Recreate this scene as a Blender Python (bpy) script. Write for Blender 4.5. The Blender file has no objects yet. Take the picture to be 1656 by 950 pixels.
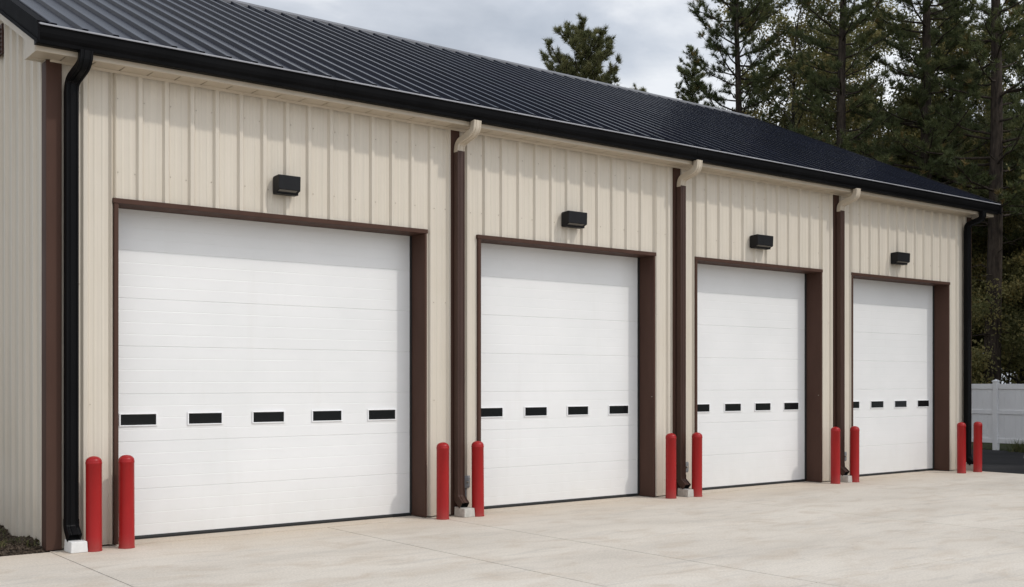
import bpy, math, random
import numpy as np
from mathutils import Vector, Matrix
random.seed(7)
R = math.radians
SC = bpy.context.scene
COL = SC.collection

# ---------------------------------------------------------------- helpers
class MB:
    """collects shapes into one mesh"""
    def __init__(s): s.v = []; s.f = []; s.m = []; s.sm = []
    def add(s, vs, fs, mi=0, smooth=False):
        o = len(s.v); s.v += [tuple(v) for v in vs]
        for f in fs: s.f.append(tuple(i + o for i in f)); s.m.append(mi); s.sm.append(smooth)
    def box(s, x0, x1, y0, y1, z0, z1, mi=0):
        s.add([(x0,y0,z0),(x1,y0,z0),(x1,y1,z0),(x0,y1,z0),(x0,y0,z1),(x1,y0,z1),(x1,y1,z1),(x0,y1,z1)],
              [(0,3,2,1),(4,5,6,7),(0,1,5,4),(1,2,6,5),(2,3,7,6),(3,0,4,7)], mi)
    def prism_x(s, prof, x0, x1, mi=0):
        """closed (y,z) polygon, extruded along x"""
        n = len(prof)
        s.add([(x0,y,z) for y,z in prof] + [(x1,y,z) for y,z in prof],
              [(i,(i+1)%n,(i+1)%n+n,i+n) for i in range(n)] + [tuple(range(n-1,-1,-1)), tuple(range(n,2*n))], mi)
    def tube(s, pts, rad, n=6, mi=0, smooth=True, cap=True):
        pts = [Vector(p) for p in pts]; rings = []
        up = Vector((0.31,0.17,0.93)); t0 = (pts[-1]-pts[0]).normalized()
        if abs(t0.dot(up)) > .9: up = Vector((1,0.1,0))
        vs = []
        for i,p in enumerate(pts):
            t = (pts[min(i+1,len(pts)-1)]-pts[max(i-1,0)])
            t = t.normalized() if t.length>1e-9 else t0
            a = t.cross(up).normalized(); b = t.cross(a)
            for k in range(n):
                w = 2*math.pi*k/n
                vs.append(p + (a*math.cos(w)+b*math.sin(w))*rad[i])
        fs = []
        for i in range(len(pts)-1):
            for k in range(n):
                k2=(k+1)%n; fs.append((i*n+k,i*n+k2,(i+1)*n+k2,(i+1)*n+k))
        if cap: fs += [tuple(range(n)), tuple(range(len(pts)*n-1,(len(pts)-1)*n-1,-1))]
        s.add(vs, fs, mi, smooth)
    def lathe(s, prof, cx=0, cy=0, n=32, mi=0):
        vs=[]; fs=[]
        for r,z in prof:
            for k in range(n):
                w=2*math.pi*k/n; vs.append((cx+r*math.cos(w),cy+r*math.sin(w),z))
        for i in range(len(prof)-1):
            for k in range(n):
                k2=(k+1)%n; fs.append((i*n+k,i*n+k2,(i+1)*n+k2,(i+1)*n+k))
        s.add(vs,fs,mi,True)
    def build(s, name, mats, parent=None, bevel=0, fix=True):
        me = bpy.data.meshes.new(name)
        me.from_pydata(s.v, [], s.f); me.update()
        for m in (mats if isinstance(mats,(list,tuple)) else [mats]): me.materials.append(m)
        me.polygons.foreach_set('material_index', s.m)
        me.polygons.foreach_set('use_smooth', s.sm)
        if fix:
            import bmesh
            bm = bmesh.new(); bm.from_mesh(me)
            bmesh.ops.recalc_face_normals(bm, faces=bm.faces); bm.to_mesh(me); bm.free()
        o = bpy.data.objects.new(name, me); COL.objects.link(o)
        if parent: o.parent = parent
        if bevel:
            b = o.modifiers.new('bevel','BEVEL'); b.width=bevel; b.segments=2; b.limit_method='ANGLE'; b.angle_limit=R(40)
        return o

def tag(o, label=None, cat=None, group=None, kind=None):
    if label: o['label']=label
    if cat: o['category']=cat
    if group: o['group']=group
    if kind: o['kind']=kind
    return o
def empty(name, loc=(0,0,0)):
    o = bpy.data.objects.new(name, None); COL.objects.link(o); o.location = loc; o.empty_display_size=.2
    return o
def copy_tree(o, parent=None):
    c = o.copy(); COL.objects.link(c)
    if parent: c.parent = parent
    for ch in list(o.children): copy_tree(ch, c)
    return c

# ---------------------------------------------------------------- materials
def mat(name, col, rough=.5, metal=0, spec=.5, coat=0):
    m = bpy.data.materials.new(name); m.use_nodes=True
    b = m.node_tree.nodes['Principled BSDF']
    b.inputs['Base Color'].default_value=(*col,1); b.inputs['Roughness'].default_value=rough
    b.inputs['Metallic'].default_value=metal; b.inputs['Specular IOR Level'].default_value=spec
    b.inputs['Coat Weight'].default_value=coat
    return m
def nodes(m): return m.node_tree.nodes, m.node_tree.links, m.node_tree.nodes['Principled BSDF']
def noise(m, scale, detail=4, rough=.55, vec=None, dist=0):
    N,L,b = nodes(m); n=N.new('ShaderNodeTexNoise'); n.inputs['Scale'].default_value=scale
    n.inputs['Detail'].default_value=detail; n.inputs['Roughness'].default_value=rough; n.inputs['Distortion'].default_value=dist
    if vec: L.new(vec,n.inputs['Vector'])
    return n.outputs['Fac']
def coords(m, sc=(1,1,1), rot=(0,0,0)):
    N,L,b = nodes(m); t=N.new('ShaderNodeTexCoord'); mp=N.new('ShaderNodeMapping')
    mp.inputs['Scale'].default_value=sc; mp.inputs['Rotation'].default_value=rot
    L.new(t.outputs['Object'],mp.inputs['Vector']); return mp.outputs['Vector']
def ramp(m, fac, stops):
    N,L,b = nodes(m); r=N.new('ShaderNodeValToRGB'); e=r.color_ramp.elements
    while len(e)<len(stops): e.new(.5)
    for q,(p,c) in zip(e,stops): q.position=p; q.color=(*c,1) if len(c)==3 else c
    L.new(fac,r.inputs['Fac']); return r.outputs['Color']
def mix(m, a, b_, fac, mode='MIX'):
    N,L,b = nodes(m); x=N.new('ShaderNodeMix'); x.data_type='RGBA'; x.blend_type=mode
    for i,v in ((0,fac),(6,a),(7,b_)):
        if isinstance(v,(int,float)): x.inputs[i].default_value=v
        elif isinstance(v,tuple): x.inputs[i].default_value=(*v,1)
        else: L.new(v,x.inputs[i])
    return x.outputs[2]
def setcol(m, c): nodes(m)[1].new(c, nodes(m)[2].inputs['Base Color'])
def setrough(m, f, lo, hi):
    N,L,b=nodes(m); r=N.new('ShaderNodeMapRange'); r.inputs['To Min'].default_value=lo; r.inputs['To Max'].default_value=hi
    L.new(f,r.inputs['Value']); L.new(r.outputs[0],b.inputs['Roughness'])
def bump(m, f, strength, dist=.01):
    N,L,b=nodes(m); k=N.new('ShaderNodeBump'); k.inputs['Strength'].default_value=strength; k.inputs['Distance'].default_value=dist
    L.new(f,k.inputs['Height']); L.new(k.outputs[0],b.inputs['Normal'])

def grime(name, col, rough, amt=.12, sc=(3,3,3), **k):
    m = mat(name,col,rough,**k); f = noise(m,1.0,6,.6,coords(m,sc))
    d = tuple(c*(1-amt) for c in col); l = tuple(min(1,c*(1+amt)) for c in col)
    setcol(m, ramp(m,f,[(.3,d),(.7,l)])); setrough(m,noise(m,2.2,4,.6,coords(m,sc)),max(0,rough-.08),rough+.1)
    return m

M = {}
# painted ribbed steel siding: faint vertical streaks and dust
def siding(name, col):
    m = mat(name,col,.42,spec=.45)
    st = noise(m,1,5,.65,coords(m,(22,22,.35))); pa = noise(m,1,5,.6,coords(m,(.9,.9,.7)))
    c = ramp(m,st,[(.3,tuple(x*.93 for x in col)),(.7,tuple(min(1,x*1.05) for x in col))])
    dirt = (col[0]*.82,col[1]*.78,col[2]*.70)
    c = mix(m,c,dirt,ramp(m,pa,[(.5,(0,0,0)),(.8,(.35,.35,.35))]))
    N,L,b=nodes(m); t=N.new('ShaderNodeTexCoord'); q=N.new('ShaderNodeSeparateXYZ'); L.new(t.outputs['Object'],q.inputs[0])
    mr=N.new('ShaderNodeMapRange'); mr.inputs['From Min'].default_value=.6; mr.inputs['From Max'].default_value=.0; mr.inputs['To Max'].default_value=.75; L.new(q.outputs['Z'],mr.inputs['Value'])
    mu=N.new('ShaderNodeMath'); mu.operation='MULTIPLY'; L.new(mr.outputs[0],mu.inputs[0]); L.new(noise(m,1,6,.65,coords(m,(7,7,4))),mu.inputs[1])
    c=mix(m,c,(.36,.29,.21),mu.outputs[0])
    setcol(m,c); setrough(m,st,.36,.55)
    bump(m,noise(m,1,3,.5,coords(m,(3.2,3.2,.55))),.35,.012)
    return m
M['siding']=siding('beige_siding_paint',(.62,.56,.47))
M['beige']=grime('beige_trim_paint',(.50,.43,.335),.42,.06)
M['screw']=mat('screw_head',(.40,.345,.28),.5,.3)
M['brown']=grime('brown_trim_paint',(.074,.041,.031),.5,.12,(3,3,.8),spec=.07)
M['downbrown']=grime('brown_downspout_paint',(.060,.032,.024),.36,.15,(4,4,.7),spec=.25)
M['black']=grime('black_gutter_paint',(.006,.006,.0065),.42,.25,(2,2,2),spec=.035)
M['blacktrim']=grime('black_rake_paint',(.008,.008,.009),.6,.2,(2,2,2),spec=.02)
M['blackds']=grime('black_downspout_paint',(.006,.006,.0065),.34,.2,(4,4,.8),spec=.06)
M['dark']=mat('dark_hollow',(.006,.006,.006),.9)
M['ridge']=grime('weathered_ridge_metal',(.13,.13,.14),.5,.15,(2,2,2),spec=.3)
M['galv']=grime('bare_drip_metal',(.30,.30,.315),.45,.15,(3,3,3),metal=.2)  # pale colour imitates the sun catching the gutter's top lip
M['grey']=grime('grey_box_plastic',(.20,.21,.22),.5,.12,(8,8,8))
M['rubber']=mat('black_rubber',(.012,.012,.012),.75)

def door_mat():
    col=(.79,.785,.775); m=mat('white_door_paint',col,.38,spec=.4)
    f=noise(m,1,5,.6,coords(m,(.7,.7,.9))); st=noise(m,1,4,.6,coords(m,(5,5,.5)))
    c=ramp(m,f,[(.35,(.755,.755,.745)),(.65,(.805,.80,.79))])
    c=mix(m,c,(.66,.645,.61),ramp(m,st,[(.58,(0,0,0)),(.85,(.22,.22,.22))]))
    # road splash: warm dust on the lowest half metre
    N,L,b=nodes(m); t=N.new('ShaderNodeTexCoord'); s=N.new('ShaderNodeSeparateXYZ'); L.new(t.outputs['Object'],s.inputs[0])
    mr=N.new('ShaderNodeMapRange'); mr.inputs['From Min'].default_value=.75; mr.inputs['From Max'].default_value=.02
    mr.inputs['To Max'].default_value=.5; L.new(s.outputs['Z'],mr.inputs['Value'])
    mu=N.new('ShaderNodeMath'); mu.operation='MULTIPLY'; L.new(mr.outputs[0],mu.inputs[0])
    L.new(noise(m,1,6,.65,coords(m,(6,6,3))),mu.inputs[1])
    c=mix(m,c,(.62,.585,.53),mu.outputs[0]); setcol(m,c); setrough(m,f,.3,.48)
    bump(m,noise(m,1,3,.6,coords(m,(60,60,160))),.12,.004)
    return m
M['door']=door_mat()
M['wframe']=mat('white_window_frame',(.84,.84,.84),.4)
M['glass']=mat('dark_tinted_pane',(.008,.009,.010),.10,spec=.35)
def roof_mat():
    m=mat('black_ribbed_roof_metal',(.010,.012,.020),.30,spec=.055)
    f=noise(m,1,5,.6,coords(m,(.8,.8,.8))); st=noise(m,1,5,.65,coords(m,(9,.7,.7)))
    setcol(m,ramp(m,st,[(.3,(.007,.0085,.0155)),(.7,(.013,.0155,.0275))])); setrough(m,f,.17,.32)
    bump(m,noise(m,1,3,.5,coords(m,(2.4,1.1,1.1))),.35,.015)
    return m
M['roof']=roof_mat()
def red_mat():
    m=mat('red_bollard_plastic',(.36,.022,.020),.30,spec=.28)
    f=noise(m,1,5,.6,coords(m,(5,5,1.6))); sp=noise(m,1,4,.7,coords(m,(38,38,38)))
    c=ramp(m,f,[(.3,(.29,.010,.011)),(.7,(.37,.014,.014))])
    c=mix(m,c,(.09,.02,.018),ramp(m,sp,[(.73,(0,0,0)),(.76,(.8,.8,.8))]))
    N,L,b=nodes(m); t=N.new('ShaderNodeTexCoord'); q=N.new('ShaderNodeSeparateXYZ'); L.new(t.outputs['Object'],q.inputs[0])
    mr=N.new('ShaderNodeMapRange'); mr.inputs['From Min'].default_value=.16; mr.inputs['From Max'].default_value=.0; L.new(q.outputs['Z'],mr.inputs['Value'])
    mu=N.new('ShaderNodeMath'); mu.operation='MULTIPLY'; L.new(mr.outputs[0],mu.inputs[0]); L.new(noise(m,1,5,.65,coords(m,(20,20,12))),mu.inputs[1])
    mr.inputs['To Max'].default_value=.55
    c=mix(m,c,(.24,.09,.07),mu.outputs[0])
    scf=noise(m,1,5,.7,coords(m,(4,4,16))); c=mix(m,c,(.30,.06,.05),ramp(m,scf,[(.68,(0,0,0)),(.76,(.4,.4,.4))]))
    setcol(m,c); setrough(m,f,.3,.48); return m
M['red']=red_mat()
def concrete():
    m=mat('broom_finished_concrete',(.5,.46,.4),.85,spec=.25)
    big=noise(m,1,6,.62,coords(m,(.32,.75,.5),(0,0,R(-12))),.4); med=noise(m,1,7,.65,coords(m,(1.5,2.6,1)),.6)
    fine=noise(m,45,5,.7,coords(m)); sp=noise(m,9,4,.75,coords(m,(1,1.3,1)))
    c=ramp(m,big,[(.30,(.475,.43,.372)),(.5,(.56,.51,.444)),(.70,(.62,.57,.50))])
    c=mix(m,c,(.42,.335,.25),ramp(m,med,[(.50,(0,0,0)),(.72,(.55,.55,.55))]))
    c=mix(m,c,(.33,.315,.30),ramp(m,sp,[(.62,(0,0,0)),(.80,(.5,.5,.5))]))
    str_=noise(m,1,6,.7,coords(m,(.9,5.5,1),(0,0,R(-30))),.8)
    c=mix(m,c,(.30,.285,.27),ramp(m,str_,[(.54,(0,0,0)),(.78,(.5,.5,.5))]))
    st2=noise(m,1,7,.72,coords(m,(2.6,9,1),(0,0,R(-38))),1.2)
    c=mix(m,c,(.27,.245,.22),ramp(m,st2,[(.60,(0,0,0)),(.76,(.38,.38,.38))]))
    # rusty-warm tyre and wash staining in the strip before the doors
    N,L,b=nodes(m); t=N.new('ShaderNodeTexCoord'); q=N.new('ShaderNodeSeparateXYZ'); L.new(t.outputs['Object'],q.inputs[0])
    mr=N.new('ShaderNodeMapRange'); mr.inputs['From Min'].default_value=-1.3; mr.inputs['From Max'].default_value=-.1; L.new(q.outputs['Y'],mr.inputs['Value'])
    mu=N.new('ShaderNodeMath'); mu.operation='MULTIPLY'; L.new(mr.outputs[0],mu.inputs[0]); L.new(noise(m,1,5,.6,coords(m,(1.1,2.5,1)),.5),mu.inputs[1])
    c=mix(m,c,(.55,.45,.34),mu.outputs[0])
    c=mix(m,c,ramp(m,fine,[(.3,(.76,.76,.76)),(.7,(1.2,1.2,1.2))]),.7,'MULTIPLY')
    setcol(m,c); bump(m,fine,.35,.004); return m
M['conc']=concrete()
M['block']=grime('cast_concrete_block',(.46,.44,.40),.9,.18,(14,14,14))
M['wblock']=grime('pale_concrete_block',(.68,.67,.65),.8,.08,(14,14,14))
M['joint']=mat('joint_filler',(.05,.045,.04),.95)
def asphalt():
    m=mat('worn_asphalt',(.035,.035,.037),.95,spec=.08)
    f=noise(m,1,5,.6,coords(m,(.5,.5,.5))); g=noise(m,60,3,.7,coords(m))
    c=ramp(m,f,[(.3,(.024,.024,.025)),(.7,(.044,.043,.044))]); c=mix(m,c,ramp(m,g,[(.3,(.6,.6,.6)),(.75,(1.5,1.5,1.5))]),.7,'MULTIPLY')
    setcol(m,c); bump(m,g,.6,.006); return m
M['asphalt']=asphalt()
def earth():
    m=mat('leaf_litter_and_grass',(.07,.065,.035),.95,spec=.2)
    f=noise(m,1.3,6,.65,coords(m)); g=noise(m,22,4,.7,coords(m))
    c=ramp(m,f,[(.35,(.05,.042,.026)),(.6,(.055,.068,.026))]); c=mix(m,c,ramp(m,g,[(.3,(.55,.55,.55)),(.75,(1.5,1.5,1.5))]),.8,'MULTIPLY')
    setcol(m,c); bump(m,g,.8,.03); return m
M['earth']=earth()
M['vinyl']=grime('white_vinyl_fence',(.80,.80,.81),.45,.05,(3,3,1))
def mulch_m():
    m=mat('dark_bark_mulch',(.03,.022,.016),.95,spec=.2); f=noise(m,40,3,.7,coords(m))
    setcol(m,ramp(m,f,[(.3,(.022,.017,.013)),(.55,(.075,.055,.038)),(.8,(.18,.14,.10))])); return m
M['mulch']=mulch_m()
def bark(name,a,b_):
    m=mat(name,a,.92,spec=.15); f=noise(m,1,5,.7,coords(m,(14,14,3)))
    setcol(m,ramp(m,f,[(.35,a),(.68,b_)])); bump(m,f,.9,.03); return m
M['pinebark']=bark('pine_bark',(.024,.019,.016),(.085,.066,.052))
M['greybark']=bark('broadleaf_bark',(.030,.026,.022),(.10,.088,.072))
def foliage(name, stops, trans=.22, rough=.6):
    m=bpy.data.materials.new(name); m.use_nodes=True
    N,L,b=nodes(m); a=N.new('ShaderNodeAttribute'); a.attribute_name='tint'
    c=ramp(m,a.outputs['Fac'],stops); L.new(c,b.inputs['Base Color']); b.inputs['Roughness'].default_value=rough
    b.inputs['Specular IOR Level'].default_value=.25
    t=N.new('ShaderNodeBsdfTranslucent'); L.new(c,t.inputs['Color']); x=N.new('ShaderNodeMixShader'); x.inputs[0].default_value=trans
    L.new(b.outputs[0],x.inputs[1]); L.new(t.outputs[0],x.inputs[2]); L.new(x.outputs[0],N['Material Output'].inputs['Surface'])
    return m
M['needle']=foliage('dark_pine_needles',[(0,(.038,.052,.021)),(.45,(.094,.114,.045)),(.85,(.185,.195,.078)),(1,(.24,.18,.07))],.15)
M['needle2']=foliage('olive_pine_needles',[(0,(.075,.086,.036)),(.5,(.15,.155,.065)),(1,(.25,.23,.10))],.2)
M['leaf']=foliage('olive_autumn_leaves',[(0,(.09,.098,.038)),(.45,(.215,.205,.085)),(.8,(.33,.285,.115)),(1,(.40,.29,.11))],.42)
M['leafdark']=foliage('dark_green_leaves',[(0,(.06,.066,.026)),(.6,(.14,.138,.05)),(1,(.26,.22,.08))],.25)
M['grass']=foliage('grass_blades',[(0,(.045,.055,.02)),(.6,(.09,.10,.035)),(1,(.19,.16,.07))],.25)
M['lens']=mat('frosted_lamp_lens',(.17,.16,.14),.35)

# ---------------------------------------------------------------- the garage (front wall on y = 0, left corner at the origin)
LEN=17.454; SOF=5.0; HEAD=3.66; DEPTH=11.78; PITCH=.287
DOORS=[(.649,4.584),(5.391,8.668),(9.538,12.702),(13.545,16.695)]
garage = tag(empty('garage_building'),'long beige metal garage with four white overhead doors and black ribbed roof','building')

def rib_profile(a0,a1,phase=.355):
    """(along, height) points of ribbed sheeting between a0 and a1"""
    pts=[(a0,0.)]; k=math.floor((a0-phase)/PITCH)-1
    while phase+k*PITCH < a1+.3:
        c=phase+k*PITCH
        seq=[(c-.043,0),(c-.021,.033),(c+.021,.033),(c+.043,0)]
        for q in (c+PITCH*.36,c+PITCH*.64): seq += [(q-.016,0),(q-.006,.003),(q+.006,.003),(q+.016,0)]
        pts += [p for p in seq if a0+1e-4<p[0]<a1-1e-4]; k+=1
    pts.append((a1,0.)); return pts

# front wall sheeting, cut around the door openings
fw=MB(); edges=sorted([LEN]+[e for d in DOORS for e in d]); cuts=[0]+edges
for i in range(len(cuts)-1):
    a,b=cuts[i],cuts[i+1]; isdoor=any(abs(a-d[0])<1e-6 for d in DOORS)
    z0=HEAD if isdoor else .018
    p=rib_profile(a,b); n=len(p)
    fw.add([(x,-h,z0) for x,h in p]+[(x,-h,SOF+.03) for x,h in p],[(j,j+1,j+1+n,j+n) for j in range(n-1)])
# screws beside the ribs, in rows
k=0
while .355+k*PITCH<LEN-.05:
    x=.355+k*PITCH+.055; ind=any(d[0]-.03<x<d[1]+.03 for d in DOORS)
    for z in (.25,1.5,2.75,3.95,4.72):
        if ind and z<3.8: continue
        zz=z+random.uniform(-.01,.01); xx=x+random.uniform(-.006,.006)-(.11 if random.random()<.3 else 0)
        fw.box(xx-.005,xx+.005,-.006,.002,zz-.005,zz+.005,1)
    k+=1
fw.build('front_wall',[M['siding'],M['screw']],garage,fix=False)

SL=.461                                     # roof slope
EY,EZ=-.40,5.232                            # eave edge of the roof sheet
RY=5.889; RZ=EZ+SL*(RY-EY)
def roof_z(y): return EZ+SL*((y-EY) if y<=RY else (2*RY-y-EY))
for name,X,sgn in (('gable_wall',0,-1),('gable_wall',LEN,1)):
    g=MB(); p=rib_profile(0,DEPTH,.2); n=len(p)
    p2=[]
    for i,(y,h) in enumerate(p):
        if p2 and p2[-1][0]<RY<y: p2.append((RY,0))
        p2.append((y,h))
    n=len(p2)
    g.add([(X+sgn*h,y,.018) for y,h in p2]+[(X+sgn*h,y,roof_z(y)-.16) for y,h in p2],[(j,j+1,j+1+n,j+n) for j in range(n-1)])
    g.build(name,M['siding'],garage,fix=False)
b=MB(); b.box(0,LEN,DEPTH-.05,DEPTH,0,SOF); b.build('back_wall',M['siding'],garage)

# roof sheets
OX0,OX1=-.205,17.83
rf=MB(); prof=[]
rp=.305; k=0
prof=[(OX0,0.)]
while OX0+.14+k*rp<OX1-.05:
    c=OX0+.14+k*rp
    prof+=[(c-.040,0),(c-.026,.036),(c+.026,.036),(c+.040,0)]
    k+=1
prof.append((OX1,0.)); n=len(prof)
nz=math.cos(math.atan(SL)); ny=-math.sin(math.atan(SL))
ROWS=10
for sgn in (1,-1):
    vs=[]
    for r in range(ROWS+1):
        y=EY+(RY-EY)*r/ROWS; z=EZ+SL*(y-EY)
        for x,h in prof:
            yy=y+ny*h
            vs.append((x,yy if sgn>0 else 2*RY-yy,z+nz*h))
    rf.add(vs,[(r*n+j,r*n+j+1,(r+1)*n+j+1,(r+1)*n+j) if sgn>0 else (r*n+j,(r+1)*n+j,(r+1)*n+j+1,r*n+j+1) for r in range(ROWS) for j in range(n-1)])
roof=rf.build('roof',M['roof'],garage,fix=False)
c=MB(); c.prism_x([(RY-.17,roof_z(RY-.17)+.004),(RY+.17,roof_z(RY+.17)+.004),(RY+.17,roof_z(RY+.17)+.046),(RY,RZ+.062),(RY-.17,roof_z(RY-.17)+.046)],OX0-.01,OX1+.01)
c.build('ridge_cap',M['ridge'],roof)
# pale strip standing in for sunlight on the gutter lip, dark closure behind the rib ends
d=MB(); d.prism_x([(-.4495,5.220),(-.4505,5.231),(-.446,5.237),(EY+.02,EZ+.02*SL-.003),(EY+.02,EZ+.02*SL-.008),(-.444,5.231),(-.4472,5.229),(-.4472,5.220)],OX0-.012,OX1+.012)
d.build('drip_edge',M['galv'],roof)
cl=MB()
vs=[(x,EY+.03+ny*h*.95,EZ+.03*SL+nz*h*.95) for x,h in prof]+[(x,EY+.03,EZ+.03*SL-.003) for x,h in prof]
cl.add(vs,[(j,j+1,j+1+n,j+n) for j in range(n-1)]); cl.build('rib_closure',M['roof'],roof,fix=False)
# rake trims, four slopes: black cap and a beige board below it
for X,s in ((OX0,-1),(OX1,1)):
    for back in (0,1):
        t=MB(); bd=MB()
        def run(y0,y1,lo,hi,x0,x1,m):
            ps=[]
            for y,o in ((y0,lo),(y1,lo),(y1,hi),(y0,hi)):
                z=EZ+SL*(y-EY)+o; ps.append(((2*RY-y) if back else y,z))
            m.prism_x(ps,min(x0,x1),max(x0,x1))
        run(EY-.05,RY+(.0),-.155,.030,X,X+s*.022,t)
        run(EY-.05,RY,-.175,-.135,X+s*.020,X+s*.034,t)
        run(EY-.03,RY,.030,.042,X-s*.07,X+s*.022,t)
        t.build('rake_trim',M['blacktrim'],roof)
        if s<0: run(.0,RY-.03,-.268,-.12,X+.006,0-.03,bd)
        else: run(.0,RY-.03,-.268,-.12,X-.006,LEN+.03,bd)
        bd.build('rake_board',M['beige'],roof)

# boxed eave: soffit of narrow planks, fascia, closed return at each end
FY=-.288
so=MB(); x=OX0+.012
while x<OX1-.012:
    x1=min(x+.298,OX1-.012)
    so.prism_x([(FY+.004,SOF+.022),(FY+.004,SOF+.004),(.0,SOF+.004),(.0,SOF+.022)],x,x1-.013); x+=.298
so.box(OX0+.012,OX1-.012,FY+.01,-.002,SOF+.024,SOF+.028,1)
so.prism_x([(-.052,SOF+.003),(-.034,SOF-.022),(-.030,SOF-.022),(-.034,SOF+.003)],.0,LEN)
so.build('soffit',[M['beige'],M['dark']],garage)
fa=MB()
fa.prism_x([(FY-.020,SOF-.006),(FY-.020,SOF+.235),(FY,SOF+.235),(FY,SOF+.012),(FY+.02,SOF+.003),(FY+.02,SOF-.006)],OX0,OX1)
for x0,x1 in ((OX0,OX0+.010),(OX1-.010,OX1)):
    fa.prism_x([(FY+.0205,SOF-.006),(FY+.0205,SOF+.20),(.11,SOF+.36),(.11,SOF-.006)],x0,x1)
fa.box(OX0+.011,-.034,.0,.11,SOF-.002,SOF+.006); fa.box(LEN+.034,OX1-.011,.0,.11,SOF-.002,SOF+.006)
fa.build('fascia',M['beige'],garage,bevel=.003)
# K-style gutter
GF=-.432
gp=[(FY-.0215,5.222),(FY-.0215,5.046),(-.385,5.046),(-.398,5.052),(-.402,5.085),(-.424,5.115),(-.432,5.15),(-.432,5.205),(-.446,5.222),(-.436,5.226),(-.428,5.212),(-.422,5.19),(-.416,5.12),(-.392,5.09),(-.386,5.058),(FY-.030,5.056),(FY-.030,5.222)]
g=MB(); g.prism_x(gp,OX0-.018,OX1+.018)
outer=gp[:9]
for x in (OX0-.018,OX1+.018):
    s=-1 if x<0 else 1
    g.prism_x([(y+(.004 if y<-.37 else 0),z-.0015) for y,z in outer],min(x,x-s*.004)+s*.001,max(x,x-s*.004)+s*.001)
x=3.05
while x<17:  # lap joints every run of gutter
    q=[(y-.003,z) for y,z in gp[2:9]]; g.prism_x(q+[(y+.004,z) for y,z in q[::-1]],x,x+.012); x+=3.05
gut=g.build('gutter',M['black'],garage)

# corner and pilaster trims
ct=MB(); ct.prism_x([(-.036,.012),(-.036,SOF),(-.004,SOF),(-.004,.012)],-.036,.118); ct.box(-.036,-.004,-.003,.13,.012,SOF-.008)
ct.build('corner_trim',M['brown'],garage,bevel=.004)
ct=MB(); ct.box(LEN-.118,LEN+.036,-.036,-.004,.012,SOF); ct.box(LEN+.004,LEN+.036,-.003,.13,.012,SOF-.008)
ct.build('corner_trim',M['brown'],garage,bevel=.004)
for s in (4.985,9.10,13.075):
    t=MB(); t.box(s-.035,s+.105,-.034,-.003,.012,SOF); t.build('pilaster_trim',M['brown'],garage,bevel=.003)

# gable louvre
v=empty('gable_vent'); v.parent=garage
vm=MB(); vm.box(-.05,-.031,1.68,2.40,5.46,5.80); vm.build('louvre_frame',M['brown'],v)
vl=MB()
for i in range(6): vl.prism_x([(1.72,5.49+i*.05),(2.36,5.49+i*.05),(2.36,5.50+i*.05),(1.72,5.50+i*.05)],-.07,-.051)
vl.build('louvre_slat',M['brown'],v)

# doors
RC=.30
WIN=[[1.02,1.785,2.566,3.341,4.12],[5.845,6.633,7.418,8.227],[10.02,10.78,11.533,12.284],[14.04,14.795,15.553,16.315]]
def build_door(di):
    a,b=DOORS[di]; ia,ib=a+.046,b-.030
    fr=MB()   # head and side trims, with the reveal behind them
    fr.box(a-.012,b+.012,-.042,RC+.02,HEAD-.048,HEAD+.004)
    fr.box(a,ia,-.036,RC+.02,.012,HEAD-.049)
    fr.box(ib,b,-.036,RC+.02,.012,HEAD-.049)
    fr.build('door_frame',M['brown'],garage,bevel=.004)
    d0,d1=ia+.001,ib-.001
    # panel sections: profile (y,z)
    p=[]; H=.522; top=HEAD-.05; z=.03
    def groove(z,w,dp): return [(RC,z-w),(RC+dp,z-w*.45),(RC+dp,z+w*.45),(RC,z+w)]
    p=[(RC,.03)]; i=1
    zz=.03+H/4
    while zz<top-.03:
        p += groove(zz,.005,.005) if i%4==0 else groove(zz,.005,.0011)
        i+=1; zz=.03+H/4*i
    p.append((RC,top)); n=len(p)
    m=MB(); m.add([(d0,y,z) for y,z in p]+[(d1,y,z) for y,z in p],[(j,j+1,j+1+n,j+n)[::-1] for j in range(n-1)])
    door=m.build('garage_door',M['door'],garage,fix=False)
    s=MB(); s.prism_x([(RC-.014,.004),(RC-.016,.022),(RC-.006,.042),(RC+.03,.042),(RC+.03,.004)],d0,d1); s.build('bottom_seal',M['rubber'],door)
    s=MB()
    s.box(d0-.0005,d0+.012,RC-.030,RC-.002,.045,top); s.build('side_seal',M['rubber'],door)
    s=MB(); s.box(d1-.016,d1+.0005,RC-.030,RC-.002,.045,top); s.build('side_seal',M['rubber'],door)
    for c in WIN[di]:
        z0,z1=1.255,1.372; w=.195; f=MB(); y=RC
        ow,oz=w+.016,.013
        for x0,x1,q0,q1 in ((c-ow,c+ow,z1,z1+oz),(c-ow,c+ow,z0-oz,z0),(c-ow,c-w,z0+.0005,z1-.0005),(c+w,c+ow,z0+.0005,z1-.0005)):
            f.box(x0,x1,y-.014,y+.003,q0,q1)
        f.build('window_frame',M['wframe'],door,bevel=.003)
        g=MB(); g.box(c-w-.001,c+w+.001,y-.005,y+.002,z0-.001,z1+.001); g.build('window_pane',M['glass'],door)
for i in range(4): build_door(i)
# dark interior blocker behind the doors is the back wall and floor slab
fl=MB(); fl.box(.05,LEN-.05,RC+.4,DEPTH-.06,-.1,.006); fl.build('interior_floor',M['block'],garage)

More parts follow.
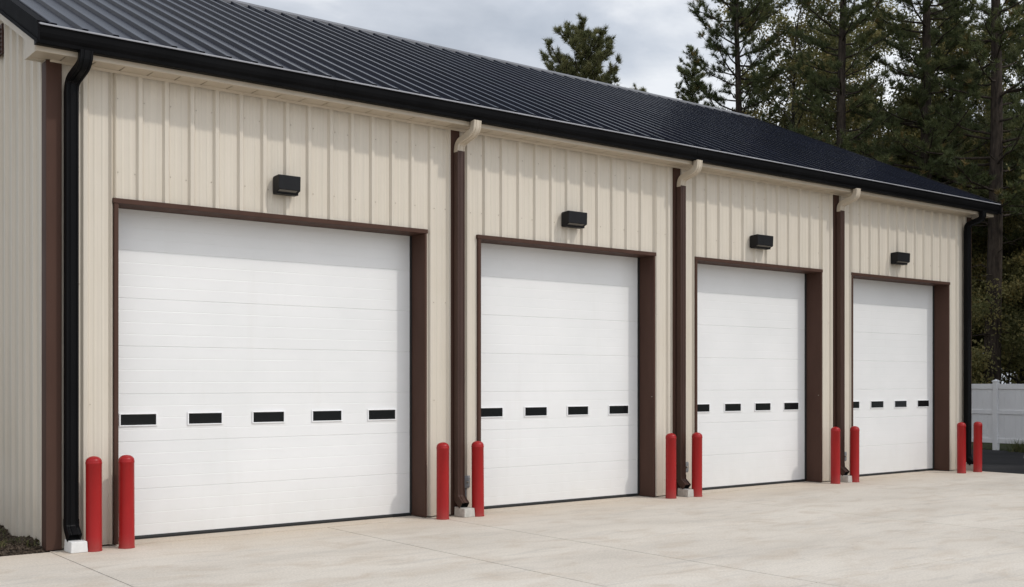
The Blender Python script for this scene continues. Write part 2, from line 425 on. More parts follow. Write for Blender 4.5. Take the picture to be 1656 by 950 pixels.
# downspouts ---------------------------------------------------------------
def rounded(path, r=.07, n=6):
    out=[Vector(path[0])]
    for i in range(1,len(path)-1):
        p=Vector(path[i]); a=(Vector(path[i-1])-p); b=(Vector(path[i+1])-p)
        d=min(r,a.length*.49,b.length*.49); A=p+a.normalized()*d; B=p+b.normalized()*d
        for k in range(n+1):
            t=k/n; out.append((A*(1-t)**2)+(p*2*t*(1-t))+(B*t*t))
    out.append(Vector(path[-1])); return out
def sweep(m, x, path, w, th, mi=0, dx=0):
    """corrugated rectangular pipe along a path in the y-z plane at centre x"""
    h=w/2; g=.007; q=th/2
    sec=[(-h,-q+.006),(-h+.006,-q)]
    for c in (-.25,.25):
        sec += [(c*w-.010,-q),(c*w-.005,-q+g),(c*w+.005,-q+g),(c*w+.010,-q)]
    sec += [(h-.006,-q),(h,-q+.006),(h,q-.006),(h-.006,q),(-h+.006,q),(-h,q-.006)]
    n=len(sec); pts=path; vs=[]
    for i,p in enumerate(pts):
        t=(pts[min(i+1,len(pts)-1)]-pts[max(i-1,0)]).normalized()   # in (y,z)
        nrm=Vector((t.y,-t.x))    # heading down (0,-1): outward (-1,0) must be the front
        zt,zb=pts[0].y,pts[-1].y; u=(p.y-zb)/(zt-zb); u=u*u*(3-2*u)
        for a,b in sec:
            vs.append((x+a+dx*u, p.x - nrm.x*b*(-1)*(-1), p.y - nrm.y*b))
    fs=[(i*n+k,i*n+(k+1)%n,(i+1)*n+(k+1)%n,(i+1)*n+k) for i in range(len(pts)-1) for k in range(n)]
    m.add(vs,fs,mi)
    return [vs[:n],vs[-n:]]
def downspout(s, mp, me, w=.112, th=.10):
    root=empty('downspout',(s,0,0)); root.parent=garage
    yw=-.036-.012-th/2
    m=MB(); path=rounded([(yw,4.70),(yw,.36),(yw,.30)],.03)
    sweep(m,0,path,w,th); m.build('pipe',mp,root)
    e=MB(); path=rounded([(-.386,5.052),(-.386,4.905),(yw,4.815),(yw,4.685)],.10,9)
    sweep(e,0,path,w+.004,th-.012,0,.06); e.build('elbow',me,root)
    k=MB(); path=rounded([(yw,.325),(yw,.24),(yw-.115,.142)],.06,6)
    ends=sweep(k,0,path,w+.007,th+.007)
    last=ends[1]; c=Vector((0,0,0))
    for v_ in last: c+=Vector(v_)
    c/=len(last); n=len(last)
    inn=[c+(Vector(v_)-c)*.90 for v_ in last]
    back=[q+Vector((0,.07,.06)) for q in inn]
    k.add([Vector(v_) for v_ in last]+inn+back,[(i,(i+1)%n,(i+1)%n+n,i+n) for i in range(n)])
    k.add(inn+back,[(i,(i+1)%n,(i+1)%n+n,i+n) for i in range(n)]+[tuple(range(n,2*n))],1)
    k.build('kickout',[mp,M['dark']],root)
    return root
DS=[(.192,'blackds','blackds'),(5.04,'downbrown','beige'),(9.155,'downbrown','beige'),(13.13,'downbrown','beige'),(17.225,'blackds','blackds')]
for i,(s,a,b_) in enumerate(DS):
    o=downspout(s,M[a],M[b_],.125 if i in (0,4) else .112); o['label']='black downspout' if a=='blackds' else 'brown downspout with beige elbow'

# ---------------------------------------------------------------- wall lamps
def make_lamp():
    root=empty('wall_lamp')
    D=.19; w=.17
    b=MB(); prof=[(-.034,.0),(-.034,.205),(-D+.01,.213),(-D,.205),(-D+.006,.045),(-D+.055,.028),(-D+.06,.012),(-D+.05,.0)]
    b.prism_x(prof,-w,w); b.build('housing',M['lampblack'],root,bevel=.005)
    bp=MB(); bp.box(-w+.02,w-.02,-.0335,.0,.015,.20); bp.build('back_plate',M['lampblack'],root)
    l=MB(); l.add([(-w+.012,-D+.0045,.041),(w-.05,-D+.0045,.041),(w-.05,-D+.051,.0255),(-w+.012,-D+.051,.0255)],[(0,1,2,3)])
    l.build('lens',M['lens'],root); return root
M['lampblack']=grime('black_lamp_housing',(.010,.010,.011),.5,.2,(6,6,6),spec=.2)
lamp=make_lamp()
LL=['black wedge wall lamp above the widest door, nearest the camera','black wedge wall lamp above the second door from the left','black wedge wall lamp above the third door from the left','black wedge wall lamp above the farthest door on the right']
for i,x in enumerate((2.60,7.00,11.02,14.92)):
    o=lamp if i==0 else copy_tree(lamp)
    o.location=(x,0,3.888); o.scale=((.137/.17) if i==0 else 1.0,1,1) if i<2 else (1.14,1,1)
    tag(o,LL[i],'wall lamp','wall lamps above the doors')

# ---------------------------------------------------------------- bollards
def make_bollard():
    m=MB(); r=.079
    m.lathe([(r+.0035,0),(r+.0035,.012),(r+.001,.018),(r,.022),(r,.885),(r+.0025,.888),(r+.0025,.905),(r-.001,.910)]+[(r*math.cos(a),.912+.056*math.sin(a)) for a in [R(k) for k in range(4,90,9)]]+[(.001,.968)],n=40)
    return m.build('bollard',M['red'])
bo=make_bollard()
BP=[(.350,-.323,'red bollard beside the black downspout, leftmost of all the bollards'),
    (.684,-.317,'red bollard in front of the left edge of the widest door'),
    (4.640,-.308,'red bollard right of the widest door, left of the first brown downspout'),
    (5.178,-.319,'red bollard at the left edge of the second door from the left'),
    (8.729,-.294,'red bollard right of the second door, left of a brown downspout'),
    (9.231,-.347,'red bollard at the left edge of the third door from the left'),
    (12.682,-.317,'red bollard right of the third door, left of a brown downspout'),
    (13.190,-.341,'red bollard at the left edge of the farthest door'),
    (16.408,-.449,'red bollard by the black downspout at the far corner of the garage'),
    (16.922,-.482,'red bollard beyond the far garage corner, rightmost, against the asphalt')]
CAM=Vector((-3.2403,-11.8465,1.72))
for i,(x,y,l) in enumerate(BP):
    o=bo if i==0 else copy_tree(bo)
    dv=Vector((x-CAM.x,y-CAM.y)).normalized()*.079
    o.location=(x+dv.x,y+dv.y,0); o.rotation_euler=(R(random.uniform(-.5,.5)),R(random.uniform(-.5,.5)),random.uniform(0,6))
    tag(o,l,'bollard','red bollards along the garage front')

# ---------------------------------------------------------------- splash blocks and outlet boxes
def make_block():
    m=MB(); w=.085; d0,d1=-.115,.115
    v=[(-w,d0,0),(w,d0,0),(w,d1,0),(-w,d1,0),(-w+.006,d0+.008,.112),(w-.006,d0+.008,.112),(w-.006,d1,.122),(-w+.006,d1,.122)]
    m.add(v,[(0,3,2,1),(4,5,6,7),(0,1,5,4),(1,2,6,5),(2,3,7,6),(3,0,4,7)])
    return m.build('splash_block',M['block'],bevel=.008)
bl=make_block()
BL=['pale block under the black downspout at the near corner','grey concrete block under the brown downspout beside the widest door',
    'grey concrete block under the brown downspout between the second and third doors','grey concrete block under the brown downspout beside the farthest door',
    'concrete block under the black downspout at the far corner']
for i,(s,a,b_) in enumerate(DS):
    o=bl if i==0 else copy_tree(bl)
    o.location=(s+(.02 if i<4 else 0.03),-.19,0); o.rotation_euler.z=R(random.uniform(-3,3)); tag(o,BL[i],'concrete block','blocks under the downspouts')
first=bl; me=first.data.copy(); me.materials[0]=M['wblock']; first.data=me
def make_box():
    r=empty('outlet_box'); m=MB(); m.box(-.042,.042,-.062,-.004,-.085,.075); m.build('box_body',M['grey'],r,bevel=.006)
    c=MB(); c.prism_x([(-.0625,-.075),(-.070,-.06),(-.074,.05),(-.066,.078),(-.0625,.08)],-.047,.047); c.build('cover',M['grey'],r,bevel=.004)
    k=MB(); k.tube([(0,-.070,-.0),(0,-.092,-.0)],[.014,.012],10); k.build('latch',M['screw'],r); 
    p=MB(); p.tube([(0,-.035,-.085),(0,-.035,-.40)],[.011,.011],8); p.build('conduit',M['grey'],r); return r
ob=make_box()
for i,(x,l) in enumerate(((5.185,'grey outlet box by the first brown downspout, behind a bollard'),(9.30,'grey outlet box on the wall between the second and third doors'),(13.30,'grey outlet box on the wall beside the farthest door'))):
    o=ob if i==0 else copy_tree(ob); o.location=(x,0,.43); tag(o,l,'outlet box','outlet boxes low on the wall')

# ---------------------------------------------------------------- ground
def sheet(name, x0,x1,y0,y1,z,m):
    b=MB(); b.add([(x0,y0,z),(x1,y0,z),(x1,y1,z),(x0,y1,z)],[(0,1,2,3)]); return tag(b.build(name,m,fix=False),kind='structure')
sheet('ground',-600,600,-600,600,-.062,M['earth'])
sheet('slab_bed',-20,17.19,-30,.7,-.012,M['joint'])
cs=MB(); XB=[-20,-4.9,0,3.15,4.72,9.22,13.2,17.2]; YB=[-30,-23.9,-17.9,-11.9,-5.9,-.05]
for i in range(len(XB)-1):
    for j in range(len(YB)-1):
        e=.006
        x0=XB[i]+(.006 if XB[i]==0 else e); x1=XB[i+1]-(.006 if XB[i+1]==0 else e)
        y1=YB[j+1]-(.011 if j==len(YB)-2 else e)
        z=random.uniform(-.0006,.0006)
        cs.box(x0,x1,YB[j]+e,y1,-.058,z)
cs.box(.003,17.2,-.040,.7,-.057,.002)
tag(cs.build('concrete_apron',M['conc'],bevel=.003),kind='structure')
sheet('asphalt_lane',17.2,24.3,-40,20,-.028,M['asphalt'])
# kerb stub that the right edge of the picture cuts
k=MB(); k.prism_x([(-.9,-.028),(.9,-.028),(.88,.06),(.84,.10),(-.84,.10),(-.88,.06)],-.08,.08); k=k.build('wheel_stop',M['block'],bevel=.01)
k.location=(22.0,.32,-.02); tag(k,'grey concrete wheel stop on the asphalt in front of the white fence','wheel stop')

# mulch bed along the gable wall
rng=np.random.default_rng(3)
mu=MB(); nx,nyy=24,50; vs=[]
for j in range(nyy+1):
    for i in range(nx+1):
        x=-3.2+3.18*i/nx; y=-.04+9*j/nyy
        e=min(1,(j/nyy)*9/.25)
        vs.append((x,y,-.02+e*(.05+.03*math.sin(x*5+1.3*math.sin(y*4))+rng.uniform(-.012,.012))))
mu.add(vs,[(j*(nx+1)+i,j*(nx+1)+i+1,(j+1)*(nx+1)+i+1,(j+1)*(nx+1)+i) for j in range(nyy) for i in range(nx)],0,True)
for q in range(5200):
    x=rng.uniform(-1.9,-.03); y=rng.uniform(-.03,3.6); z=.0+min(1,(y+.04)/.25)*(.06+.03*math.sin(x*5+1.3*math.sin(y*4)))-.01
    a=rng.uniform(0,6.3); l=rng.uniform(.015,.045); w=rng.uniform(.005,.012); t=rng.uniform(-.5,.5)
    u=Vector((math.cos(a)*math.cos(t),math.sin(a)*math.cos(t),math.sin(t)))*l; v_=Vector((-math.sin(a),math.cos(a),rng.uniform(-.4,.4)))*w; c=Vector((x,y,z+.008)); h=Vector((0,0,.006))
    P_=[c-u-v_,c+u-v_*.6,c+u+v_,c-u+v_]
    mu.add([p-h for p in P_]+[p+h for p in P_],[(4,5,6,7),(0,1,5,4),(1,2,6,5),(2,3,7,6),(3,0,4,7)])
tag(mu.build('mulch_bed',M['mulch'],fix=False),'dark bark mulch bed along the shaded gable wall','mulch',kind='stuff')

# ---------------------------------------------------------------- leaf meshes
def leaf_mesh(name, tris, tint, m, per=3):
    """tris: (n,per,3) points; tint: (n,)"""
    n=len(tris); me=bpy.data.meshes.new(name)
    me.vertices.add(n*per); me.vertices.foreach_set('co',tris.reshape(-1).astype(np.float32))
    me.loops.add(n*per); me.loops.foreach_set('vertex_index',np.arange(n*per,dtype=np.int32))
    me.polygons.add(n); me.polygons.foreach_set('loop_start',np.arange(0,n*per,per,dtype=np.int32))
    me.update(calc_edges=True)
    a=me.attributes.new('tint','FLOAT','FACE'); a.data.foreach_set('value',tint.astype(np.float32))
    me.materials.append(m); me.validate(); return me
def unit(a): return a/np.maximum(np.linalg.norm(a,axis=-1,keepdims=True),1e-9)
def needles(rng, C, D, M_, L0, L1, W, spread=1.0):
    n=len(C); d=unit(D[:,None,:]*1.0+rng.normal(size=(n,M_,3))*.62*spread)
    l=rng.uniform(L0,L1,(n,M_,1)); side=unit(np.cross(d,rng.normal(size=(n,M_,3))))*W*.5
    base=C[:,None,:]+rng.normal(size=(n,M_,3))*.02
    tip=base+d*l; mid=base+d*l*.5
    t=np.stack([base-side*.7,tip+side*.15,base+side*.7+d*0],axis=2)
    t=np.stack([base-side,tip,base+side],axis=2)
    return t.reshape(-1,3,3)
def leaves(rng, C, S, stretch=1.5):
    n=len(C); a=unit(rng.normal(size=(n,3))+np.array([0,0,-.25])); b=unit(np.cross(a,rng.normal(size=(n,3))))
    s=S[:,None]; q=np.stack([C-a*s*stretch*.5,C+b*s*.42,C+a*s*stretch*.5,C-b*s*.42],axis=1); return q

def pine(seed, H, base, Rmax, prof, r0, needle, whorl=.55, nlimb=5, M_=26, L=(.13,.24), W=.020, rise=.30, lean=.0, dead=True):
    """returns (trunk mesh builder, crown mesh). prof(t): relative limb length, t=0 crown base .. 1 top"""
    rng=np.random.default_rng(seed); T=MB(); C=[];D=[];TI=[]
    ax=lambda z:Vector((lean*z+.10*math.sin(z*.33+seed),.08*math.sin(z*.27+2*seed),z))
    zs=np.linspace(-.1,H,22); T.tube([ax(z) for z in zs],[max(.012,r0*(1-z/H)**.8*(1+.35*math.exp(-max(z,0)*2.2))) for z in zs],10)
    def tuft(p,d,ti): C.append(tuple(p));D.append(tuple(d));TI.append(ti)
    z=base; first=True
    while z<H-.15:
        t=(z-base)/(H-base); k=nlimb if t<.9 else 4
        off=rng.uniform(0,6.28)
        for i in range(k):
            if rng.random()<.13: continue
            az=off+6.283*i/k+rng.normal()*.3; ln=max(.22,Rmax*prof(t)*rng.uniform(.6,1.15)); zz=z+rng.uniform(-.2,.2)
            if zz>H-.1: continue
            el=rise+.55*t+rng.normal()*.12
            p0=ax(zz); pts=[p0]; d=Vector((math.cos(az)*math.cos(el),math.sin(az)*math.cos(el),math.sin(el)))
            ns=6; p=p0.copy(); lt=rng.uniform(.15,.75)
            for s in range(ns):
                dd=d+Vector((0,0,(-.30+.60*(s/ns)) if t<.6 else .1*s/ns))+Vector(rng.normal(size=3))*.10
                p=p+dd.normalized()*ln/ns; pts.append(p.copy())
            rr=.010+.013*ln
            T.tube(pts,[rr*(1-.8*s/ns) for s in range(ns+1)],5,cap=False)
            # branchlets
            sp=.20; q=.26*ln if ln>1.0 else .05
            while q<ln:
                f=q/ln*ns; a=int(min(f,ns-1)); P0=pts[a].lerp(pts[a+1],f-a); dr=(pts[a+1]-pts[a]).normalized()
                sd=1 if rng.random()<.5 else -1
                lat=dr.cross(Vector((0,0,1))).normalized()*sd
                bl=(.25+.55*(1-q/ln)*min(1,ln/2.2)+.1*rng.random())*rng.uniform(.6,1.2)
                bd=(dr*.75+lat*rng.uniform(.5,1.0)+Vector((0,0,rng.uniform(.0,.55)))).normalized()
                e=P0+bd*bl
                if rng.random()<.9:
                    T.tube([P0,P0.lerp(e,.55)+Vector((0,0,-.02)),e],[.011,.008,.004],3,cap=False)
                    u=.22
                    while u<=1.0:
                        pp=P0.lerp(e,u); tuft(pp+Vector(rng.normal(size=3))*.03,(bd+Vector((0,0,.5))).normalized(),lt*.7+rng.uniform(0,.3)); u+=.12/max(bl,.15)
                q+=sp*rng.uniform(.6,1.3)
            for s in range(3): tuft(pts[-1]+Vector(rng.normal(size=3))*.05,(d+Vector((0,0,.6))).normalized(),lt*.7+rng.uniform(.05,.3))
        z+=whorl*rng.uniform(.75,1.25)*(1-.35*t)
    for s in range(8): tuft(ax(H)+Vector((0,0,-.06*s)),(0,0,1),rng.uniform(.2,.6))
    if dead:
        for _ in range(26):
            zz=rng.uniform(2.0,base+1.5); az=rng.uniform(0,6.28); ln=rng.uniform(.4,1.9); el=rng.uniform(-.25,.45)
            p=ax(zz); pts=[p.copy()]; d=Vector((math.cos(az)*math.cos(el),math.sin(az)*math.cos(el),math.sin(el)))
            for s in range(4): p=p+(d+Vector(rng.normal(size=3))*.16).normalized()*ln/4; pts.append(p.copy())
            T.tube(pts,[.022*(1-.2*s) for s in range(5)],4,cap=False)
    C=np.array(C);D=np.array(D);TI=np.array(TI)
    tr=needles(rng,C,D,M_,L[0],L[1],W); tint=np.clip(np.repeat(TI,M_)+rng.normal(size=len(TI)*M_)*.06,0,.86)
    brown=np.repeat(rng.random(len(TI))<.025,M_); tint[brown]=1
    return T, leaf_mesh('crown',tr,tint,needle), len(tr)

def broadleaf(seed, H, base, Rr, r0, m, nl=46000, size=.13, clump=.55, dens=1.0, gap=.0):
    rng=np.random.default_rng(seed); T=MB(); ends=[]
    def grow(p,d,ln,r,lev):
        pts=[p.copy()]; q=p.copy(); dd=d.copy()
        for s in range(4):
            dd=(dd+Vector(rng.normal(size=3))*.16+Vector((0,0,.06))).normalized(); q=q+dd*ln/4; pts.append(q.copy())
        T.tube(pts,[r*(1-.42*s/4) for s in range(5)],[9,6,5,4,3][min(lev,4)],cap=False)
        if lev>=3:
            ends.append((q.copy(),lev)); ends.append((pts[2].copy(),lev)); return
        nb=3 if lev>0 else 4
        for k in range(nb):
            az=rng.uniform(0,6.28); sp=rng.uniform(.35,.95)
            a=dd.orthogonal().normalized(); b_=dd.cross(a)
            nd=(dd*math.cos(sp)+(a*math.cos(az)+b_*math.sin(az))*math.sin(sp)).normalized()
            grow(pts[4] if k<2 else pts[rng.integers(2,5)],nd,ln*rng.uniform(.62,.85),r*.55,lev+1)
    nst=5; zt=base
    zs=np.linspace(-.1,H*.72,10); ax=lambda z:Vector((.15*math.sin(z*.5+seed),.15*math.sin(z*.4+seed*2),z))
    T.tube([ax(z) for z in zs],[r0*(1-.75*max(z,0)/(H*.72))*(1+.3*math.exp(-max(z,0)*2)) for z in zs],10)
    nb=int((H*.72-base)/.42)
    for i in range(nb):
        z=base+(H*.72-base)*i/max(1,nb-1); az=i*2.4+rng.normal()*.4; el=rng.uniform(.15,.75)+.4*i/nb
        ln=Rr*(.50-.16*abs(i/nb-.35))*rng.uniform(.8,1.2)
        grow(ax(z),Vector((math.cos(az)*math.cos(el),math.sin(az)*math.cos(el),math.sin(el))),ln,r0*.33*(1-.5*i/nb),1)
    E_=np.array([tuple(e) for e,_ in ends]); n=len(E_); per=max(4,nl//n)
    ct=rng.uniform(.05,.8,n); C=np.repeat(E_,per,0)+rng.normal(size=(n*per,3))*clump*np.array([.55,.55,.42])
    S=rng.uniform(.6,1.25,len(C))*size; tint=np.clip(np.repeat(ct,per)+rng.normal(size=len(C))*.14,0,1)
    return T, leaf_mesh('crown',leaves(rng,C,S),tint,m,4), len(C)

def plant_tree(name, T, crown, bark_m):
    r=empty(name); T.build('trunk',bark_m,r,fix=False)
    o=bpy.data.objects.new('crown',crown); COL.objects.link(o); o.parent=r; return r

r2=(.78918684,-.61415318); f2=(.61415318,.78918684)
def at(xf, Z): # horizontal direction xf = X/Z from the camera, distance Z along its axis, on the ground
    X=xf*Z; return (CAM.x+X*r2[0]+Z*f2[0], CAM.y+X*r2[1]+Z*f2[1], -.05)
def xf(px): return (px-828)/1800

cone=lambda t:(1-t)**.75*(.55+.45*min(1,t*5))
full=lambda t:math.sqrt(max(0,1-t*t))*(.7+.3*min(1,t*4))
P1=plant_tree('pine_tree',*pine(11,20,6.0,3.3,lambda t:(1-t)**.6*(.7+.3*math.sin(9*t)**2),.21,M['needle'])[:2],M['pinebark'])
P2=plant_tree('pine_tree',*pine(23,22,6.8,3.3,lambda t:(1-t)**.55*(.65+.35*math.sin(7*t+1)**2),.26,M['needle'],whorl=.62)[:2],M['pinebark'])
P3=plant_tree('pine_tree',*pine(37,16.0,5.5,3.3,full,.17,M['needle2'],whorl=.40,rise=.28,L=(.15,.26),M_=38)[:2],M['pinebark'])
B1=plant_tree('broadleaf_tree',*broadleaf(5,17,2.2,6.2,.20,M['leaf'],115000,size=.098,clump=.52)[:2],M['greybark'])
B2=plant_tree('broadleaf_tree',*broadleaf(9,13,1.2,5.4,.17,M['leafdark'],90000,size=.105)[:2],M['greybark'])
B3=plant_tree('broadleaf_tree',*broadleaf(21,19.5,3.0,3.9,.17,M['leaf'],64000,size=.085,clump=.42)[:2],M['greybark'])
S1=plant_tree('shrub',*broadleaf(14,4.6,.3,3.4,.06,M['leaf'],26000,size=.075,clump=.45)[:2],M['greybark'])

used=set()
def place(src, px, Z, sc, rz, label, group, loc=None, zs=1.0, cat=None):
    o=src if src.name not in used else copy_tree(src); used.add(src.name)
    o.location=loc or at(xf(px),Z); o.rotation_euler.z=R(rz); o.scale=(sc,sc,sc*zs)
    tag(o,label,cat or {'pine':'pine tree','broa':'tree','shru':'shrub'}[o.name[:4]],group); return o
GP='pines of the wood behind the garage'; GB='broadleaf trees of the wood behind the garage'
place(P1,1193,38,1.0,20,'dark pine whose open left side meets the sky beside the roof ridge',GP)
place(P2,1366,36,.95,140,'dark pine rising behind the roof between the ridge end and the thick trunks',GP)
place(P2,1498,36,1.0,250,'tall dark pine with a thick bare trunk showing above the far roof slope',GP)
place(P2,1607,34,1.05,30,'tall pine with thick trunk standing behind the white fence post',GP)
place(P1,1535,43,.9,200,'slender pine with a thin trunk between the two thick pine trunks',GP)
place(P1,1690,37,1.05,310,'dark pine cut by the right edge of the photo',GP)
place(P3,942,42,.93,80,'small lone round-topped pine against the sky behind the roof ridge',GP)
place(P3,1014,47,.86,200,'tip of a pine just clearing the ridge right of the lone pine',GP)
place(P1,1120,46,.78,270,'lower pine at the left end of the wood, just above the roof',GP)
place(B3,1282,41,1.0,10,'olive broadleaf tree with yellowing leaves between the left pines',GB)
place(B3,1428,46,1.0,120,'yellowing broadleaf tree glimpsed between the middle pines',GB)
place(B3,1556,44,.95,200,'olive broadleaf tree behind the thick pine trunks at far roof corner',GB)
place(B3,1655,42,.9,300,'olive broadleaf tree filling the right edge above the fence',GB)
place(B2,1345,46,.95,40,'dark leafy tree low behind the roof at the middle of the wood',GB)
place(B2,1470,42,.9,160,'dark leafy tree low behind the far part of the roof',GB)
place(B2,1580,52,1.0,250,'dark leafy tree deep behind the far roof corner',GB)
place(B2,1262,46,.85,330,'dark leafy tree behind the roof end below the left pine',GB)
place(B1,1652,38,.62,60,'small olive broadleaf tree over the fence right of the thick trunk',GB)
place(B1,1572,40,.66,220,'small olive broadleaf tree at the far garage corner, left of the thick trunk',GB)
place(B1,1520,44,.70,150,'small olive broadleaf tree low between the two thick pine trunks',GB)
GS='shrubs behind the white fence'
place(S1,1580,36,.9,0,'olive shrub behind the fence just right of the garage corner',GS)
place(S1,1632,35.5,.95,70,'olive shrub behind the fence right of the thick pine trunk',GS)
place(S1,1672,38,1.0,190,'olive shrub behind the fence at the right edge',GS)
place(S1,1605,41,1.15,250,'taller olive shrub behind the thick pine trunk',GS)
# trees to the right of the picture that shade the lane and the fence
GR='trees shading the lane from the right'
for i,(x,y,sc,rz,s) in enumerate(((29.5,-2.2,1.0,15,B2),(27.5,-6.0,1.05,100,B2),(31.5,-8.0,1.15,200,B2),(28.5,-10.5,1.0,330,B2))):
    place(s,0,0,sc,rz,'leafy tree beyond the right edge shading the lane and fence',GR,loc=(x,y,-.05))

# ---------------------------------------------------------------- white fence along x = 24.46
fence=tag(empty('fence',(24.46,3.26,0)),'white vinyl board fence in the shade beyond the asphalt lane','fence')
pm=MB(); pm.box(-.065,.065,-.065,.065,-.05,1.74); post=pm.build('post',M['vinyl'],fence,bevel=.006)
cm=MB(); cm.box(-.078,.078,-.078,.078,1.741,1.765); cm.add([(-.07,-.07,1.7655),(.07,-.07,1.7655),(.07,.07,1.7655),(-.07,.07,1.7655),(0,0,1.81)],[(0,1,4),(1,2,4),(2,3,4),(3,0,4)])
cm.build('post_cap',M['vinyl'],post,bevel=.004)
bp=MB(); x=-2.335+.0
while x<-.066:
    x1=min(x+.15,-.066); bp.box(-.018,.018,x+.0025,x1-.0025,.22,1.60); x+=.15
bp.box(-.012,.012,-2.335,-.066,.22,1.60)
panel=bp.build('board_panel',M['vinyl'],fence)
for z0,z1 in ((.15,.27),(.90,1.01),(1.55,1.685)):
    rm=MB(); rm.box(-.034,.034,-2.335,-.0655,z0,z1); rm.build('rail',M['vinyl'],panel,bevel=.005)
for k in (-3,-2,-1,1,2,3):
    c=copy_tree(post,fence); c.location.y=2.4*k
    c=copy_tree(panel,fence); c.location.y=2.4*k

# grass at the foot of the fence
def grass(seed,n,spread,h,name):
    rng=np.random.default_rng(seed); C=np.column_stack([rng.normal(size=n)*spread,rng.normal(size=n)*spread,np.zeros(n)])
    D=np.column_stack([rng.normal(size=n)*.35,rng.normal(size=n)*.35,np.ones(n)]); t=needles(rng,C,D,1,h*.4,h,.014,.25)
    return leaf_mesh(name,t,rng.uniform(0,1,len(t)),M['grass'])
for i,(x,y,sc,l) in enumerate(((24.15,2.35,1,'tuft of grass at the foot of the white fence'),)):
    o=bpy.data.objects.new('grass_tuft',grass(4,420,.16,.42,'grass_tuft')); COL.objects.link(o); o.location=(x,y,-.05); tag(o,l,'grass tuft')
gs=np.random.default_rng(8); n=9000
C=np.column_stack([gs.uniform(24.28,24.75,n),gs.uniform(-4,9,n),np.full(n,-.06)]); D=np.column_stack([gs.normal(size=n)*.3,gs.normal(size=n)*.3,np.ones(n)])
o=bpy.data.objects.new('grass_strip',leaf_mesh('grass_strip',needles(gs,C,D,1,.02,.06,.008,.3),gs.uniform(0,.5,n),M['grass'])); COL.objects.link(o)
tag(o,'strip of short grass along the fence foot','grass',kind='stuff')
# seedlings in the mulch
n=2600; cx_=gs.uniform(-1.3,-.08,60); cy_=gs.uniform(.12,2.6,60); ii=gs.integers(0,60,n)
C=np.column_stack([cx_[ii]+gs.normal(size=n)*.07,cy_[ii]+gs.normal(size=n)*.07,np.full(n,.04)]); D=np.column_stack([gs.normal(size=n)*.6,gs.normal(size=n)*.6,np.ones(n)])
o=bpy.data.objects.new('ground_cover',leaf_mesh('ground_cover',needles(gs,C,D,1,.03,.10,.010,.4),gs.uniform(.2,1,n),M['grass'])); COL.objects.link(o)
tag(o,'sparse low weeds sprouting in the mulch bed','weeds',kind='stuff')

# ---------------------------------------------------------------- light, sky, camera
EL,AZ=49,32                      # sun height; degrees from the wall's normal towards +x
sd=Vector((math.sin(R(AZ))*math.cos(R(EL)),-math.cos(R(AZ))*math.cos(R(EL)),math.sin(R(EL))))
su=bpy.data.lights.new('sun','SUN'); su.energy=1.45; su.angle=R(2.4); su.color=(1,.955,.89)
so_=bpy.data.objects.new('sun',su); COL.objects.link(so_); so_.rotation_euler=sd.to_track_quat('Z','Y').to_euler(); so_.location=(0,-20,30)
W=bpy.data.worlds.new('World'); SC.world=W; W.use_nodes=True
N=W.node_tree.nodes; L=W.node_tree.links; bg=N['Background']; bg.inputs['Strength'].default_value=.118
sky=N.new('ShaderNodeTexSky'); sky.sky_type='NISHITA'; sky.sun_disc=False; sky.sun_elevation=R(EL)
sky.sun_rotation=math.atan2(sd.x,sd.y); sky.air_density=1.2; sky.dust_density=1.5
tc=N.new('ShaderNodeTexCoord'); mp=N.new('ShaderNodeMapping'); mp.inputs['Scale'].default_value=(1.0,1.0,2.6); mp.inputs['Location'].default_value=(.3,.1,.25)
L.new(tc.outputs['Generated'],mp.inputs['Vector'])
n1=N.new('ShaderNodeTexNoise'); n1.inputs['Scale'].default_value=3.4; n1.inputs['Detail'].default_value=7; n1.inputs['Roughness'].default_value=.52; n1.inputs['Distortion'].default_value=.3
n2=N.new('ShaderNodeTexNoise'); n2.inputs['Scale'].default_value=1.5; n2.inputs['Detail'].default_value=5
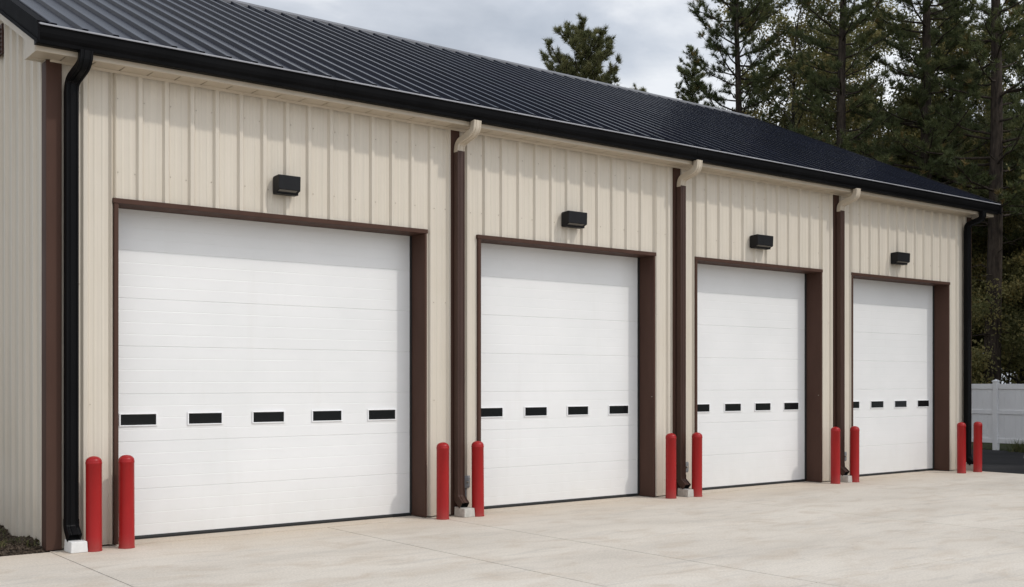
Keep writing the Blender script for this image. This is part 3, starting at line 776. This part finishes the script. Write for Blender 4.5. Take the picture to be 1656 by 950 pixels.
for q in (n1,n2): L.new(mp.outputs[0],q.inputs['Vector'])
cr=N.new('ShaderNodeValToRGB'); e=cr.color_ramp.elements
e[0].position=.36; e[0].color=(4.0,4.4,5.05,1); e[1].position=.60; e[1].color=(8.1,8.25,8.5,1)
m_=e.new(.5); m_.color=(5.6,5.95,6.55,1)
L.new(n1.outputs['Fac'],cr.inputs['Fac'])
cv=N.new('ShaderNodeValToRGB'); e=cv.color_ramp.elements; e[0].position=.30; e[0].color=(.72,.72,.72,1); e[1].position=.5; e[1].color=(.96,.96,.96,1)
L.new(n2.outputs['Fac'],cv.inputs['Fac'])
mx=N.new('ShaderNodeMix'); mx.data_type='RGBA'; L.new(cv.outputs['Color'],mx.inputs[0]); L.new(sky.outputs[0],mx.inputs[6]); L.new(cr.outputs['Color'],mx.inputs[7])
# clouds are brighter round the hidden sun
dt=N.new('ShaderNodeVectorMath'); dt.operation='DOT_PRODUCT'; L.new(tc.outputs['Generated'],dt.inputs[0]); dt.inputs[1].default_value=sd
pw=N.new('ShaderNodeMapRange'); pw.interpolation_type='SMOOTHSTEP'; pw.inputs['From Min'].default_value=.0; pw.inputs['From Max'].default_value=1; pw.inputs['To Min'].default_value=1.0; pw.inputs['To Max'].default_value=1.68
L.new(dt.outputs['Value'],pw.inputs['Value'])
vm=N.new('ShaderNodeVectorMath'); vm.operation='SCALE'; L.new(mx.outputs[2],vm.inputs[0]); L.new(pw.outputs[0],vm.inputs['Scale'])
L.new(vm.outputs[0],bg.inputs['Color'])

cam=bpy.data.cameras.new('camera'); co=bpy.data.objects.new('camera',cam); COL.objects.link(co)
co.location=CAM; co.rotation_euler=(R(90),0,-math.atan2(f2[0],f2[1]))
cam.sensor_width=36; cam.lens=1800/1656*36; cam.shift_y=144/1656; cam.clip_end=3000
SC.camera=co
SC.view_settings.view_transform='Standard'; SC.view_settings.look='None'; SC.view_settings.exposure=0; SC.view_settings.gamma=1
SC.cycles.max_bounces=6; SC.cycles.transparent_max_bounces=8
